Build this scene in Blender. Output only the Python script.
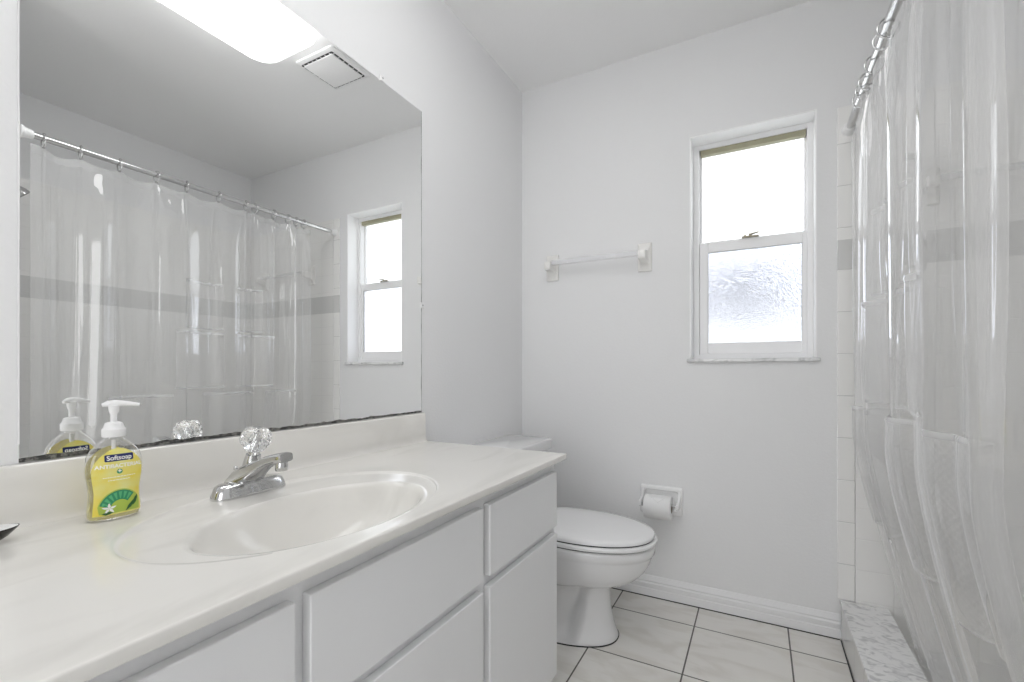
import bpy, bmesh, math, random
from mathutils import Vector, Matrix, noise
random.seed(4)
for o in list(bpy.data.objects): bpy.data.objects.remove(o)
sc = bpy.context.scene; C = sc.collection
PI = math.pi

# ------------------------------------------------------------------ camera
D = 2.114            # back wall
cam = bpy.data.cameras.new('camera'); cam.sensor_width = 36; cam.lens = 36*459.97/1024
cam.shift_y = 29.0/1024; cam.clip_start = .02
co = bpy.data.objects.new('camera', cam); C.objects.link(co)
co.location = (1.0733, 0, 1.0119); co.rotation_euler = (PI/2, 0, math.radians(28.183))
sc.camera = co
# ------------------------------------------------------------------ world
w = bpy.data.worlds.new('sky'); sc.world = w; w.use_nodes = True
wn = w.node_tree.nodes; wn['Background'].inputs[0].default_value = (.985, .99, 1, 1)
wn['Background'].inputs[1].default_value = 6.2
sc.view_settings.view_transform = 'Standard'; sc.view_settings.look = 'None'
sc.view_settings.gamma = 1; sc.view_settings.use_curve_mapping = False
sc.view_settings.exposure = -0.93
LAMP = 8.4
sc.cycles.transparent_max_bounces = 32; sc.cycles.max_bounces = 14; sc.cycles.diffuse_bounces = 8
sc.cycles.glossy_bounces = 8; sc.cycles.transmission_bounces = 12

# ------------------------------------------------------------------ helpers
def tag(o, label=None, cat=None, group=None, kind=None):
    if label: o['label'] = label
    if cat: o['category'] = cat
    if group: o['group'] = group
    if kind: o['kind'] = kind
    return o
def empty(name, loc=(0,0,0), **k):
    o = bpy.data.objects.new(name, None); C.objects.link(o); o.location = loc; o.empty_display_size = .05
    return tag(o, **k)
def obj(name, bm, m, parent=None, smooth=True, bevel=0, seg=2, ang=35, **k):
    me = bpy.data.meshes.new(name)
    bmesh.ops.recalc_face_normals(bm, faces=bm.faces)
    bm.to_mesh(me); bm.free(); o = bpy.data.objects.new(name, me); C.objects.link(o)
    me.materials.append(m)
    if smooth:
        for p in me.polygons: p.use_smooth = True
        me.set_sharp_from_angle(angle=math.radians(ang))
    if bevel:
        b = o.modifiers.new('bevel', 'BEVEL'); b.width = bevel; b.segments = seg; b.limit_method = 'ANGLE'; b.angle_limit = math.radians(40)
        if smooth:
            b.harden_normals = True
    if parent:
        o.parent = parent
        o.location = (0,0,0) if parent.parent else -parent.location      # meshes are written in world coordinates
    return tag(o, **k)
def BM(): return bmesh.new()
def box(bm, x0, x1, y0, y1, z0, z1):
    v = [bm.verts.new(p) for p in ((x0,y0,z0),(x1,y0,z0),(x1,y1,z0),(x0,y1,z0),(x0,y0,z1),(x1,y0,z1),(x1,y1,z1),(x0,y1,z1))]
    for f in ((0,3,2,1),(4,5,6,7),(0,1,5,4),(1,2,6,5),(2,3,7,6),(3,0,4,7)): bm.faces.new([v[i] for i in f])
    return v
def loft(bm, loops, cap0=True, cap1=True, closed=True):
    L = [[bm.verts.new(p) for p in l] for l in loops]; n = len(L[0])
    for a, b in zip(L, L[1:]):
        for i in range(n if closed else n-1):
            j = (i+1) % n; bm.faces.new((a[i], a[j], b[j], b[i]))
    if cap0: bm.faces.new(L[0][::-1])
    if cap1: bm.faces.new(L[-1])
    return L
def frame_of(t):
    t = t.normalized(); u = t.cross(Vector((0,0,1)))
    if u.length < 1e-3: u = Vector((1,0,0))
    u.normalize(); return u, t.cross(u).normalized()
def tube(bm, pts, r, n=12, cap=True):
    pts = [Vector(p) for p in pts]; loops = []
    for i, p in enumerate(pts):
        t = pts[min(i+1, len(pts)-1)] - pts[max(i-1, 0)]
        u, v = frame_of(t); rr = r[i] if isinstance(r, (list, tuple)) else r
        loops.append([p + (u*math.cos(a) + v*math.sin(a))*rr for a in (2*PI*k/n for k in range(n))])
    loft(bm, loops, cap, cap)
def lathe(bm, prof, org=(0,0,0), axis='z', n=32, cap=True):
    org = Vector(org); loops = []
    for r, h in prof:
        l = []
        for k in range(n):
            a = 2*PI*k/n; c, s = r*math.cos(a), r*math.sin(a)
            l.append(org + Vector({'z': (c, s, h), 'y': (c, h, s), 'x': (h, c, s)}[axis]))
        loops.append(l)
    loft(bm, loops, cap, cap)
def torus(bm, c, R, r, axis='y', n=28, m=8, sx=1, sz=1):
    c = Vector(c); L = []
    for i in range(n):
        a = 2*PI*i/n; l = []
        for j in range(m):
            b = 2*PI*j/m; q = R + r*math.cos(b)
            x, z, h = q*math.cos(a)*sx, q*math.sin(a)*sz, r*math.sin(b)
            l.append(bm.verts.new(c + Vector({'y': (x, h, z), 'z': (x, z, h), 'x': (h, x, z)}[axis])))
        L.append(l)
    for i in range(n):
        for j in range(m):
            bm.faces.new((L[i][j], L[(i+1)%n][j], L[(i+1)%n][(j+1)%m], L[i][(j+1)%m]))
def prism(bm, poly, x0, x1, axis='x'):
    f = {'x': lambda p, t: (t, p[0], p[1]), 'y': lambda p, t: (p[0], t, p[1]), 'z': lambda p, t: (p[0], p[1], t)}[axis]
    loft(bm, [[f(p, x0) for p in poly], [f(p, x1) for p in poly]])
def rrect(cx, cy, hx, hy, r, n=6):
    P = []
    for sx, sy, a0 in ((1,1,0), (-1,1,90), (-1,-1,180), (1,-1,270)):
        for k in range(n+1):
            a = math.radians(a0 + 90*k/n); P.append((cx+sx*(hx-r)+r*math.cos(a), cy+sy*(hy-r)+r*math.sin(a)))
    return P

# ------------------------------------------------------------------ materials
def mat(name, col, rough=.5, metal=0, **k):
    m = bpy.data.materials.new(name); m.use_nodes = True; b = m.node_tree.nodes['Principled BSDF']
    b.inputs['Base Color'].default_value = (*col, 1); b.inputs['Roughness'].default_value = rough
    b.inputs['Metallic'].default_value = metal
    for a, v in k.items(): b.inputs[a.replace('_', ' ')].default_value = v
    return m
def nodes(m): return m.node_tree.nodes, m.node_tree.links, m.node_tree.nodes['Principled BSDF']
def add_noise_bump(m, scale, strength, dist=.002, detail=3, rough=.6):
    n, l, b = nodes(m)
    g = n.new('ShaderNodeNewGeometry'); t = n.new('ShaderNodeTexNoise'); t.inputs['Scale'].default_value = scale
    t.inputs['Detail'].default_value = detail; t.inputs['Roughness'].default_value = rough
    u = n.new('ShaderNodeBump'); u.inputs['Strength'].default_value = strength; u.inputs['Distance'].default_value = dist
    l.new(g.outputs['Position'], t.inputs['Vector']); l.new(t.outputs['Fac'], u.inputs['Height']); l.new(u.outputs['Normal'], b.inputs['Normal'])
    return m
def color_noise(m, scale, c0, c1, p0=.4, p1=.6, detail=4, stretch=(1,1,1), dist=0):
    n, l, b = nodes(m)
    g = n.new('ShaderNodeNewGeometry'); mp = n.new('ShaderNodeMapping'); mp.inputs['Scale'].default_value = stretch
    t = n.new('ShaderNodeTexNoise'); t.inputs['Scale'].default_value = scale; t.inputs['Detail'].default_value = detail
    t.inputs['Distortion'].default_value = dist
    r = n.new('ShaderNodeValToRGB'); r.color_ramp.elements[0].position = p0; r.color_ramp.elements[1].position = p1
    r.color_ramp.elements[0].color = (*c0, 1); r.color_ramp.elements[1].color = (*c1, 1)
    l.new(g.outputs['Position'], mp.inputs[0]); l.new(mp.outputs[0], t.inputs['Vector'])
    l.new(t.outputs['Fac'], r.inputs[0]); l.new(r.outputs[0], b.inputs['Base Color'])
    return m

M = {}
M['wall'] = add_noise_bump(mat('wall_paint', (.822,.824,.829), .75), 110, .35, .0018)
M['ceil'] = add_noise_bump(mat('ceiling_paint', (.888,.888,.888), .85), 90, .35, .002)
M['reveal'] = mat('white_trim_paint', (.94,.94,.94), .4)
M['base'] = mat('baseboard_paint', (.83,.83,.84), .4)
M['cab'] = mat('cabinet_paint', (.805,.808,.815), .38)
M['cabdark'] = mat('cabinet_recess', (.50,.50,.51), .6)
M['marble'] = mat('cultured_marble', (.80,.785,.745), .12)
color_noise(M['marble'], 5, (.735,.72,.685), (.80,.785,.75), .36, .5, 4, (1.6,.45,1), .8)
M['porc'] = mat('porcelain', (.80,.80,.805), .07)
M['seat'] = mat('toilet_seat_plastic', (.84,.84,.845), .14)
M['ceramic'] = mat('ceramic', (.87,.86,.835), .12)
M['ceramicw'] = mat('white_ceramic', (.88,.88,.88), .12)
M['chrome'] = mat('chrome', (.60,.60,.60), .09, 1)
M['steel'] = mat('polished_steel', (.66,.66,.66), .16, 1)
M['mirror'] = mat('mirror_silver', (.975,.98,.975), 0, 1)
M['worn'] = color_noise(mat('desilvered_edge', (.08,.08,.08), .5), 160, (.03,.03,.03), (.22,.215,.2), .42, .6)
M['white'] = mat('white_plastic', (.86,.86,.86), .3)
M['wht_frame'] = mat('window_frame_white', (.90,.90,.905), .35)
M['tan'] = mat('tan_strip', (.38,.36,.25), .6)
M['dark'] = mat('dark_gap', (.02,.02,.02), .6)
M['black'] = mat('black_gloss', (.02,.018,.015), .15)
M['paper'] = add_noise_bump(mat('tissue_paper', (.85,.85,.85), .9), 400, .25, .001)
M['card'] = mat('cardboard', (.30,.25,.2), .9)
M['brass'] = mat('latch_metal', (.30,.27,.2), .35, .8)
M['pan'] = mat('shower_pan', (.68,.68,.67), .3)
M['sillm'] = color_noise(mat('sill_marble', (.7,.7,.7), .25), 14, (.50,.50,.51), (.80,.80,.80), .38, .55, 5, (1,1,1), 1.2)
M['curbm'] = color_noise(mat('curb_marble', (.7,.7,.7), .2), 19, (.55,.55,.56), (.82,.82,.82), .36, .52, 8, (1.3,1.9,1), 1.2)
M['curbface'] = mat('curb_tile', (.74,.74,.73), .15)
M['patch_roof'] = mat('dark_patch_roof', (.04,.045,.06), .8)  # dark roof colour chosen to leave a blue-grey patch in the lower pane

# floor: square tiles with dark grout, faint veins
def brick_mat(name, rot, loc, bw, bh, mortar, c1, c2, cm, rough, bump, veins=None, zband=None, smooth=.1):
    m = mat(name, c1, rough); n, l, b = nodes(m)
    g = n.new('ShaderNodeNewGeometry')
    sep = n.new('ShaderNodeSeparateXYZ'); l.new(g.outputs['Position'], sep.inputs[0])
    cb = n.new('ShaderNodeCombineXYZ')
    for i, ax in enumerate(rot):
        a = n.new('ShaderNodeMath'); a.operation = 'SUBTRACT'; a.inputs[1].default_value = loc[i]
        l.new(sep.outputs[ax], a.inputs[0]); l.new(a.outputs[0], cb.inputs[i])
    t = n.new('ShaderNodeTexBrick'); t.offset = 0; t.squash = 1
    t.inputs['Scale'].default_value = 1; t.inputs['Mortar Size'].default_value = mortar; t.inputs['Mortar Smooth'].default_value = smooth
    t.inputs['Brick Width'].default_value = bw; t.inputs['Row Height'].default_value = bh; t.inputs['Bias'].default_value = 0
    t.inputs['Color1'].default_value = (*c1,1); t.inputs['Color2'].default_value = (*c2,1); t.inputs['Mortar'].default_value = (*cm,1)
    l.new(cb.outputs[0], t.inputs['Vector'])
    out = t.outputs['Color']
    if veins:
        no = n.new('ShaderNodeTexNoise'); no.inputs['Scale'].default_value = 5; no.inputs['Detail'].default_value = 6; no.inputs['Distortion'].default_value = 1.2
        mp = n.new('ShaderNodeMapping'); mp.inputs['Scale'].default_value = (.8,2.2,1); mp.inputs['Rotation'].default_value = (0,0,.5)
        l.new(g.outputs['Position'], mp.inputs[0]); l.new(mp.outputs[0], no.inputs['Vector'])
        r = n.new('ShaderNodeValToRGB'); r.color_ramp.elements[0].position = .36; r.color_ramp.elements[1].position = .52
        r.color_ramp.elements[0].color = (*veins,1); r.color_ramp.elements[1].color = (1,1,1,1)
        l.new(no.outputs['Fac'], r.inputs[0])
        mx = n.new('ShaderNodeMix'); mx.data_type = 'RGBA'; mx.blend_type = 'MULTIPLY'; mx.inputs[0].default_value = 1
        l.new(out, mx.inputs[6]); l.new(r.outputs[0], mx.inputs[7]); out = mx.outputs[2]
    if zband:
        z0, z1, bc = zband
        a = n.new('ShaderNodeMath'); a.operation = 'GREATER_THAN'; a.inputs[1].default_value = z0; l.new(sep.outputs['Z'], a.inputs[0])
        c = n.new('ShaderNodeMath'); c.operation = 'LESS_THAN'; c.inputs[1].default_value = z1; l.new(sep.outputs['Z'], c.inputs[0])
        d = n.new('ShaderNodeMath'); d.operation = 'MULTIPLY'; l.new(a.outputs[0], d.inputs[0]); l.new(c.outputs[0], d.inputs[1])
        mx = n.new('ShaderNodeMix'); mx.data_type = 'RGBA'; mx.inputs[7].default_value = (*bc,1)
        l.new(d.outputs[0], mx.inputs[0]); l.new(out, mx.inputs[6]); out = mx.outputs[2]
    l.new(out, b.inputs['Base Color'])
    u = n.new('ShaderNodeBump'); u.inputs['Strength'].default_value = bump; u.inputs['Distance'].default_value = .0015; u.invert = True
    l.new(t.outputs['Fac'], u.inputs['Height']); l.new(u.outputs['Normal'], b.inputs['Normal'])
    return m
M['floor'] = brick_mat('floor_tile', ('X','Y','Z'), (.2,.315,0), .325, .325, .0028, (.80,.785,.75), (.79,.77,.735), (.10,.095,.085), .3, .5, veins=(.9,.89,.87))
TC = (.90,.895,.88)
BAND = (1.387, 1.50, (.69,.69,.68))
M['tile_back'] = brick_mat('shower_tile_back', ('X','Z','Y'), (1.39,.045,0), .1125, .1137, .0018, TC, TC, (.85,.845,.83), .12, .6, zband=BAND, smooth=.6)
M['tile_side'] = brick_mat('shower_tile_side', ('Y','Z','X'), (.665,.045,0), .1125, .1137, .0018, TC, TC, (.85,.845,.83), .12, .6, zband=BAND, smooth=.6)
M['tile_edge'] = brick_mat('shower_tile_trim', ('X','Z','Y'), (1.2,-.03,0), .4, .1575, .0018, TC, TC, (.66,.66,.65), .15, .8, zband=BAND, smooth=.6)
M['curbface'] = brick_mat('curb_face_tile', ('Y','Z','X'), (.60,-.3,0), .155, .6, .0018, (.70,.70,.695), (.70,.70,.695), (.45,.45,.44), .15, .8)

def sheet(name, opaque, col=(.9,.9,.9), ior=1.45, rough=.05, mesh=0):
    """thin clear vinyl: mostly see-through, a little milky, fresnel shine on both faces"""
    m = bpy.data.materials.new(name); m.use_nodes = True; n = m.node_tree.nodes; l = m.node_tree.links
    n.remove(n['Principled BSDF']); out = n['Material Output']
    tr = n.new('ShaderNodeBsdfTransparent'); tr.inputs[0].default_value = (.992,.992,.992,1)
    di = n.new('ShaderNodeBsdfDiffuse'); di.inputs[0].default_value = (*col,1)
    tl = n.new('ShaderNodeBsdfTranslucent'); tl.inputs[0].default_value = (*col,1)
    md = n.new('ShaderNodeMixShader'); md.inputs[0].default_value = .36
    l.new(di.outputs[0], md.inputs[1]); l.new(tl.outputs[0], md.inputs[2])
    m1 = n.new('ShaderNodeMixShader'); m1.inputs[0].default_value = opaque
    if mesh:
        g = n.new('ShaderNodeTexCoord'); ck = n.new('ShaderNodeTexChecker'); ck.inputs['Scale'].default_value = mesh
        ck.inputs['Color1'].default_value = (opaque*.8,)*3+(1,); ck.inputs['Color2'].default_value = (opaque*1.2,)*3+(1,)
        l.new(g.outputs['UV'], ck.inputs['Vector']); l.new(ck.outputs[0], m1.inputs[0])
    l.new(tr.outputs[0], m1.inputs[1]); l.new(md.outputs[0], m1.inputs[2])
    lw = n.new('ShaderNodeFresnel'); lw.inputs[0].default_value = ior
    # fresnel must not be inverted on the back of a thin sheet
    geo = n.new('ShaderNodeNewGeometry'); iv = n.new('ShaderNodeMath'); iv.operation = 'MULTIPLY_ADD'
    iv.inputs[1].default_value = 1/ior - ior; iv.inputs[2].default_value = ior
    # backfacing -> the node already swaps ior, so feed it the reciprocal
    iv2 = n.new('ShaderNodeMix'); iv2.data_type = 'FLOAT'; iv2.inputs[2].default_value = ior; iv2.inputs[3].default_value = 1/ior
    l.new(geo.outputs['Backfacing'], iv2.inputs[0]); l.new(iv2.outputs[0], lw.inputs[0]); n.remove(iv)
    gl = n.new('ShaderNodeBsdfGlossy'); gl.inputs['Roughness'].default_value = rough; gl.inputs[0].default_value = (1,1,1,1)
    dbl = n.new('ShaderNodeMath'); dbl.operation = 'MULTIPLY'; dbl.inputs[1].default_value = 2.6; dbl.use_clamp = True
    l.new(lw.outputs[0], dbl.inputs[0])
    m2 = n.new('ShaderNodeMixShader'); l.new(dbl.outputs[0], m2.inputs[0]); l.new(m1.outputs[0], m2.inputs[1]); l.new(gl.outputs[0], m2.inputs[2])
    l.new(m2.outputs[0], out.inputs[0]); return m
M['vinyl'] = sheet('clear_vinyl', .22, col=(.96,.96,.96))
M['mesh'] = sheet('pocket_mesh', .20, mesh=260)
M['hem'] = sheet('vinyl_hem', .45)
M['tophem'] = sheet('vinyl_top_hem', .10)
M['bar2'] = sheet('shower_acrylic_bar', .22, col=(.82,.82,.84), rough=.08)
M['shell'] = sheet('clear_bottle_plastic', .05, rough=.02)
M['ringp'] = sheet('clear_ring_plastic', .45, col=(.8,.8,.8))
M['bar'] = sheet('clear_acrylic_bar', .55, col=(.93,.93,.95), rough=.1)
def glass(name, col, rough, ior):
    m = mat(name, col, rough, Transmission_Weight=1.0, IOR=ior); return m
M['crystal'] = glass('crystal_acrylic', (1,1,1), 0, 1.49)
M['soap'] = mat('yellow_soap', (.90,.84,.36), .08, Transmission_Weight=.7, IOR=1.34)
def pane(name, diffuse, rough, tint):
    m = bpy.data.materials.new(name); m.use_nodes = True; n = m.node_tree.nodes; l = m.node_tree.links
    n.remove(n['Principled BSDF']); out = n['Material Output']
    tl = n.new('ShaderNodeBsdfTranslucent'); tl.inputs[0].default_value = (*tint,1)
    rf = n.new('ShaderNodeBsdfRefraction'); rf.inputs['Roughness'].default_value = rough; rf.inputs['IOR'].default_value = 1.3; rf.inputs[0].default_value = (*tint,1)
    mx = n.new('ShaderNodeMixShader'); mx.inputs[0].default_value = diffuse
    l.new(rf.outputs[0], mx.inputs[1]); l.new(tl.outputs[0], mx.inputs[2])
    tr = n.new('ShaderNodeBsdfGlossy'); tr.inputs['Roughness'].default_value = .2
    m2 = n.new('ShaderNodeMixShader'); m2.inputs[0].default_value = .04; l.new(mx.outputs[0], m2.inputs[1]); l.new(tr.outputs[0], m2.inputs[2])
    l.new(m2.outputs[0], out.inputs[0])
    g = n.new('ShaderNodeNewGeometry'); t = n.new('ShaderNodeTexVoronoi'); t.inputs['Scale'].default_value = 300
    u = n.new('ShaderNodeBump'); u.inputs['Strength'].default_value = .7; u.inputs['Distance'].default_value = .0016
    l.new(g.outputs['Position'], t.inputs['Vector']); l.new(t.outputs['Distance'], u.inputs['Height'])
    l.new(u.outputs[0], rf.inputs['Normal'])
    return m
M['pane_up'] = pane('upper_window_glass', .35, .1, (.97,.985,1))
M['pane_lo'] = pane('obscured_window_glass', .10, .25, (.93,.945,.98))
def emis(name, col, s):
    m = bpy.data.materials.new(name); m.use_nodes = True; b = m.node_tree.nodes['Principled BSDF']
    b.inputs['Base Color'].default_value = (.8,.8,.8,1); b.inputs['Emission Color'].default_value = (*col,1); b.inputs['Emission Strength'].default_value = s
    b.inputs['Roughness'].default_value = .4
    return m
M['lamp'] = emis('lit_diffuser', (1,1,1), LAMP)

# ------------------------------------------------------------------ setting
XR = 1.347; XS = 2.2815; YN = .640; H = 2.44; YF = -1.15
WX0, WX1, WZ0, WZ1 = .812, 1.271, 1.059, 2.0155
def struct(name, bm, m, **k): return obj(name, bm, m, kind='structure', **k)
b = BM(); box(b, -.1, XR+.01, YF-.1, D+.2, -.1, 0); struct('floor', b, M['floor'], smooth=False)
b = BM(); box(b, -.1, XS+.1, YF-.1, D+.2, H, H+.1); struct('ceiling', b, M['ceil'], smooth=False)
b = BM(); box(b, -.1, 0, YF-.1, D+.2, 0, H); struct('wall_left', b, M['wall'], smooth=False)
b = BM()
xs = (0, WX0, WX1, XS+.1); zs = (0, WZ0, WZ1, H); T = .2
for y in (D, D+T):
    for i in range(3):
        for j in range(3):
            if (i, j) != (1, 1):
                b.faces.new([b.verts.new(p) for p in ((xs[i],y,zs[j]),(xs[i+1],y,zs[j]),(xs[i+1],y,zs[j+1]),(xs[i],y,zs[j+1]))])
bmesh.ops.remove_doubles(b, verts=b.verts, dist=1e-5)
struct('wall_back', b, M['wall'], smooth=False)
b = BM(); th = .004
box(b, WX0-.0005, WX0+th, D-.0008, D+T, WZ0, WZ1); box(b, WX1-th, WX1+.0005, D-.0008, D+T, WZ0, WZ1); box(b, WX0+th, WX1-th, D-.0008, D+T, WZ1-th, WZ1+.0005)
struct('trim_1', b, M['reveal'], smooth=False)
b = BM(); box(b, XS, XS+.1, YN-.1, D, 0, H); struct('wall_shower_side', b, M['wall'], smooth=False)
b = BM(); box(b, XR+.012, XS, YN-.1, YN, 0, H); struct('wall_shower_front', b, M['wall'], smooth=False)
b = BM(); box(b, XR+.012, XR+.11, YF, YN-.1, 0, H); struct('wall_right', b, M['wall'], smooth=False)
b = BM(); box(b, 0, .40, YF-.1, YF, 0, H); box(b, 1.26, XR+.11, YF-.1, YF, 0, H); box(b, .40, 1.26, YF-.1, YF, 2.05, H); struct('wall_front', b, M['wall'], smooth=False)
# added doorway and open-ended hall behind the camera let in soft fill light
b = BM(); box(b, -.6, -.5, YF-1.3, YF-.1, 0, H); struct('wall_added_hall_left', b, M['wall'], smooth=False)
b = BM(); box(b, 2.1, 2.2, YF-1.3, YF-.1, 0, H); struct('wall_added_hall_right', b, M['wall'], smooth=False)
b = BM(); box(b, -.6, 2.2, YF-1.3, YF-.1, -.1, -.001); struct('floor_added_hall', b, M['floor'], smooth=False)
b = BM(); box(b, -.6, 2.2, YF-1.3, YF-.1, H, H+.1); struct('ceiling_added_hall', b, M['ceil'], smooth=False)
b = BM(); box(b, .40,.44,YF-.11,YF+.012,0,2.05); box(b, 1.22,1.26,YF-.11,YF+.012,0,2.05); box(b, .44,1.22,YF-.11,YF+.012,2.01,2.05); struct('trim_10', b, M['reveal'], bevel=.003)
# interior door swung open into the added hall
dr = None
b = BM(); box(b, .41, .445, YF-.90, YF-.13, .005, 2.0); dr = struct('door_1', b, M['reveal'], bevel=.003)
for z0, z1 in ((.15,.85), (1.0,1.88)):
    for y0, y1 in ((YF-.83,YF-.55), (YF-.48,YF-.20)):
        b = BM(); box(b, .4455, .451, y0, y1, z0, z1); obj('door_panel', b, M['reveal'], dr, bevel=.002)
b = BM(); lathe(b, [(.012,.446),(.012,.47),(.026,.48),(.028,.495),(.018,.51)], (0,YF-.84,.95), 'x', 20); obj('door_handle', b, M['chrome'], dr)
# shower tiling
TZ = 2.0
b = BM(); box(b, 1.39, XS-.008, D-.008, D, .03, TZ); struct('trim_2', b, M['tile_back'], bevel=.002)
b = BM(); box(b, 1.335, 1.3895, D-.009, D, .15, TZ); struct('trim_3', b, M['tile_edge'], bevel=.004)
b = BM(); box(b, XS-.008, XS, YN+.008, D-.008, .03, TZ); struct('trim_4', b, M['tile_side'], bevel=.002)
b = BM(); box(b, XR+.02, XS-.008, YN, YN+.008, .03, TZ); struct('trim_5', b, M['tile_back'], bevel=.002)
b = BM(); box(b, 1.484, XS-.008, YN+.008, D-.008, -.02, .03); struct('trim_6', b, M['pan'])
# curb
b = BM(); box(b, XR, 1.480, YN+.008, D-.0092, 0, .136)
cb = struct('trim_7', b, M['curbface'], bevel=.002)
b = BM(); box(b, XR-.004, 1.489, YN+.010, D-.0094, .1365, .150); obj('curb_cap', b, M['curbm'], cb, bevel=.003)
# baseboard with stepped ogee profile
bp = [(0,0),(-.013,0),(-.013,.034),(-.0105,.038),(-.0125,.044),(-.0125,.058),(-.009,.064),(-.0105,.070),(-.006,.082),(-.0025,.090),(0,.091)]
b = BM(); prism(b, [(D+y, z) for y, z in bp], 0.001, XR-.0045, 'x'); struct('baseboard_back', b, M['base'], ang=20)
b = BM(); prism(b, [(-y, z) for y, z in bp], 1.30, D-.014, 'y'); struct('baseboard_left', b, M['base'], ang=20)

b = BM(); box(b, .001, XR-.0045, D-.016, D-.0132, 0.0002, .003); struct('trim_8', b, M['dark'], smooth=False)
b = BM(); box(b, XR-.0035, XR-.0005, YN+.01, D-.0165, 0.0002, .003); struct('trim_9', b, M['dark'], smooth=False)

# ------------------------------------------------------------------ window
win = empty('window_1', (1.04, D+.12, WZ0), kind='structure')
Y0 = D+.088
def ringframe(bm, x0,x1,z0,z1, wl,wr,wb,wt, y0,y1):
    box(bm, x0,x0+wl,y0,y1,z0,z1); box(bm, x1-wr,x1,y0,y1,z0,z1); box(bm, x0+wl,x1-wr,y0,y1,z0,z0+wb); box(bm, x0+wl,x1-wr,y0,y1,z1-wt,z1)
b = BM(); ringframe(b, WX0+th, WX1-th, WZ0+.001, WZ1-th, .024,.020,.022,.022, Y0, Y0+.07); obj('window_frame', b, M['wht_frame'], win, bevel=.0015)
s1 = BM(); ringframe(s1, .841,1.2475,1.552,1.990, .008,.008,.024,.006, Y0+.036, Y0+.055); s1 = obj('upper_sash', s1, M['wht_frame'], win, bevel=.001)
s2 = BM(); ringframe(s2, .841,1.2475,1.082,1.578, .035,.017,.048,.046, Y0+.008, Y0+.030); s2 = obj('lower_sash', s2, M['wht_frame'], win, bevel=.0025)
b = BM(); box(b, .849,1.2395,Y0+.044,Y0+.048,1.575,1.984); obj('pane', b, M['pane_up'], s1, smooth=False)
b = BM(); box(b, .875,1.231,Y0+.018,Y0+.022,1.129,1.533); obj('pane', b, M['pane_lo'], s2, smooth=False)
b = BM(); ringframe(b, .874,1.232,1.128,1.534,.003,.003,.003,.003,Y0+.0105,Y0+.0175); obj('glazing_bead', b, mat('bead_grey',(.42,.42,.42),.5), s2, smooth=False)
b = BM(); box(b, .845,1.2435,Y0+.006,Y0+.034,1.9665,1.9895); obj('head_strip', b, M['tan'], win, bevel=.001)  # thin tan strip along the top of the window
b = BM(); box(b, 1.01,1.075,Y0-.004,Y0+.010,1.578,1.583); tube(b, [(1.043,Y0,1.583),(1.043,Y0,1.592)], .006); tube(b, [(1.043,Y0,1.589),(1.075,Y0-.01,1.593)], [.004,.003]); tube(b, [(1.025,Y0,1.583),(1.02,Y0,1.588)], .004); obj('sash_latch', b, M['brass'], win)
b = BM(); box(b, WX0-.012,WX1+.012,D-.014,Y0+.01,WZ0-.014,WZ0+.001)
for v in b.verts: pass
sl = obj('window_sill', b, M['sillm'], win, bevel=.004)

# added house, not seen itself; its roof tints the obscured lower pane blue-grey
b = BM(); box(b, -.6, 2.6, 9.0, 13, 0, 1.75); nb = obj('added_house', b, mat('white_stucco', (.85,.86,.88), .8), smooth=False, label='added small pale house whose dark roof tints the frosted lower window pane', cat='building')
b = BM(); prism(b, [(8.7,1.72),(13.3,1.72),(11,3.9)], -.8, 2.2, 'x'); obj('roof', b, M['patch_roof'], nb, smooth=False)
b = BM(); box(b, -30, 30, D+.35, 40, -.1, 0); tag(obj('ground_outside', b, mat('pale_concrete', (.55,.55,.53), .9), smooth=False), kind='structure')

# ------------------------------------------------------------------ mirror
MY0, MY1, MZ0, MZ1 = .283, 1.3075, .8600, 1.9437
mir = empty('wall_mirror', (0, (MY0+MY1)/2, MZ0), label='large frameless wall mirror above the sink with worn black bottom edge', cat='mirror')
b = BM(); box(b, .0003, .0030, MY0, MY1, MZ0, MZ1); obj('mirror_glass', b, M['mirror'], mir, smooth=False)
b = BM(); N = 220
lo = []; hi = []
for i in range(N+1):
    y = MY0 + (MY1-MY0)*i/N; t = (y-MY0)/(MY1-MY0)
    hh = .0075 + .0035*noise.noise((y*23,0,0)) + .0022*noise.noise((y*90,3,0)) - .002*t
    lo.append((y, MZ0-.0005)); hi.append((y, MZ0+max(.003, hh)))
prism(b, lo + hi[::-1], .0030, .0036, 'x'); obj('worn_edge', b, M['worn'], mir, smooth=False)
b = BM(); lo = []; hi = []
for i in range(121):
    z = MZ0 + (MZ1-MZ0)*i/120; k = max(0, noise.noise((z*14,7,0))+.1)*.003 + .0006
    lo.append((MY1, z)); hi.append((MY1-k, z))
prism(b, lo + hi[::-1], .0030, .0034, 'x'); obj('worn_edge', b, M['worn'], mir, smooth=False)
b = BM(); box(b, .0003, .0042, MY0-.0008, MY0+.0006, MZ0+.03, 1.80); obj('edge_bead', b, M['white'], mir, smooth=False)
for y, z in ((1.108, MZ1), (MY1, 1.245)):
    b = BM()
    if z == MZ1: box(b, .0004,.008, y-.009,y+.009, z-.003,z+.014)
    else: box(b, .0004,.008, y-.006,y+.010, z-.010,z+.010)
    c = obj('mirror_clip', b, M['white'], mir, bevel=.0015)
    b = BM(); lathe(b, [(.0035,.008),(.003,.0095),(.001,.010)], (0, y, z+.007 if z == MZ1 else z), 'x', 12); obj('screw', b, M['steel'], c)

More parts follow.
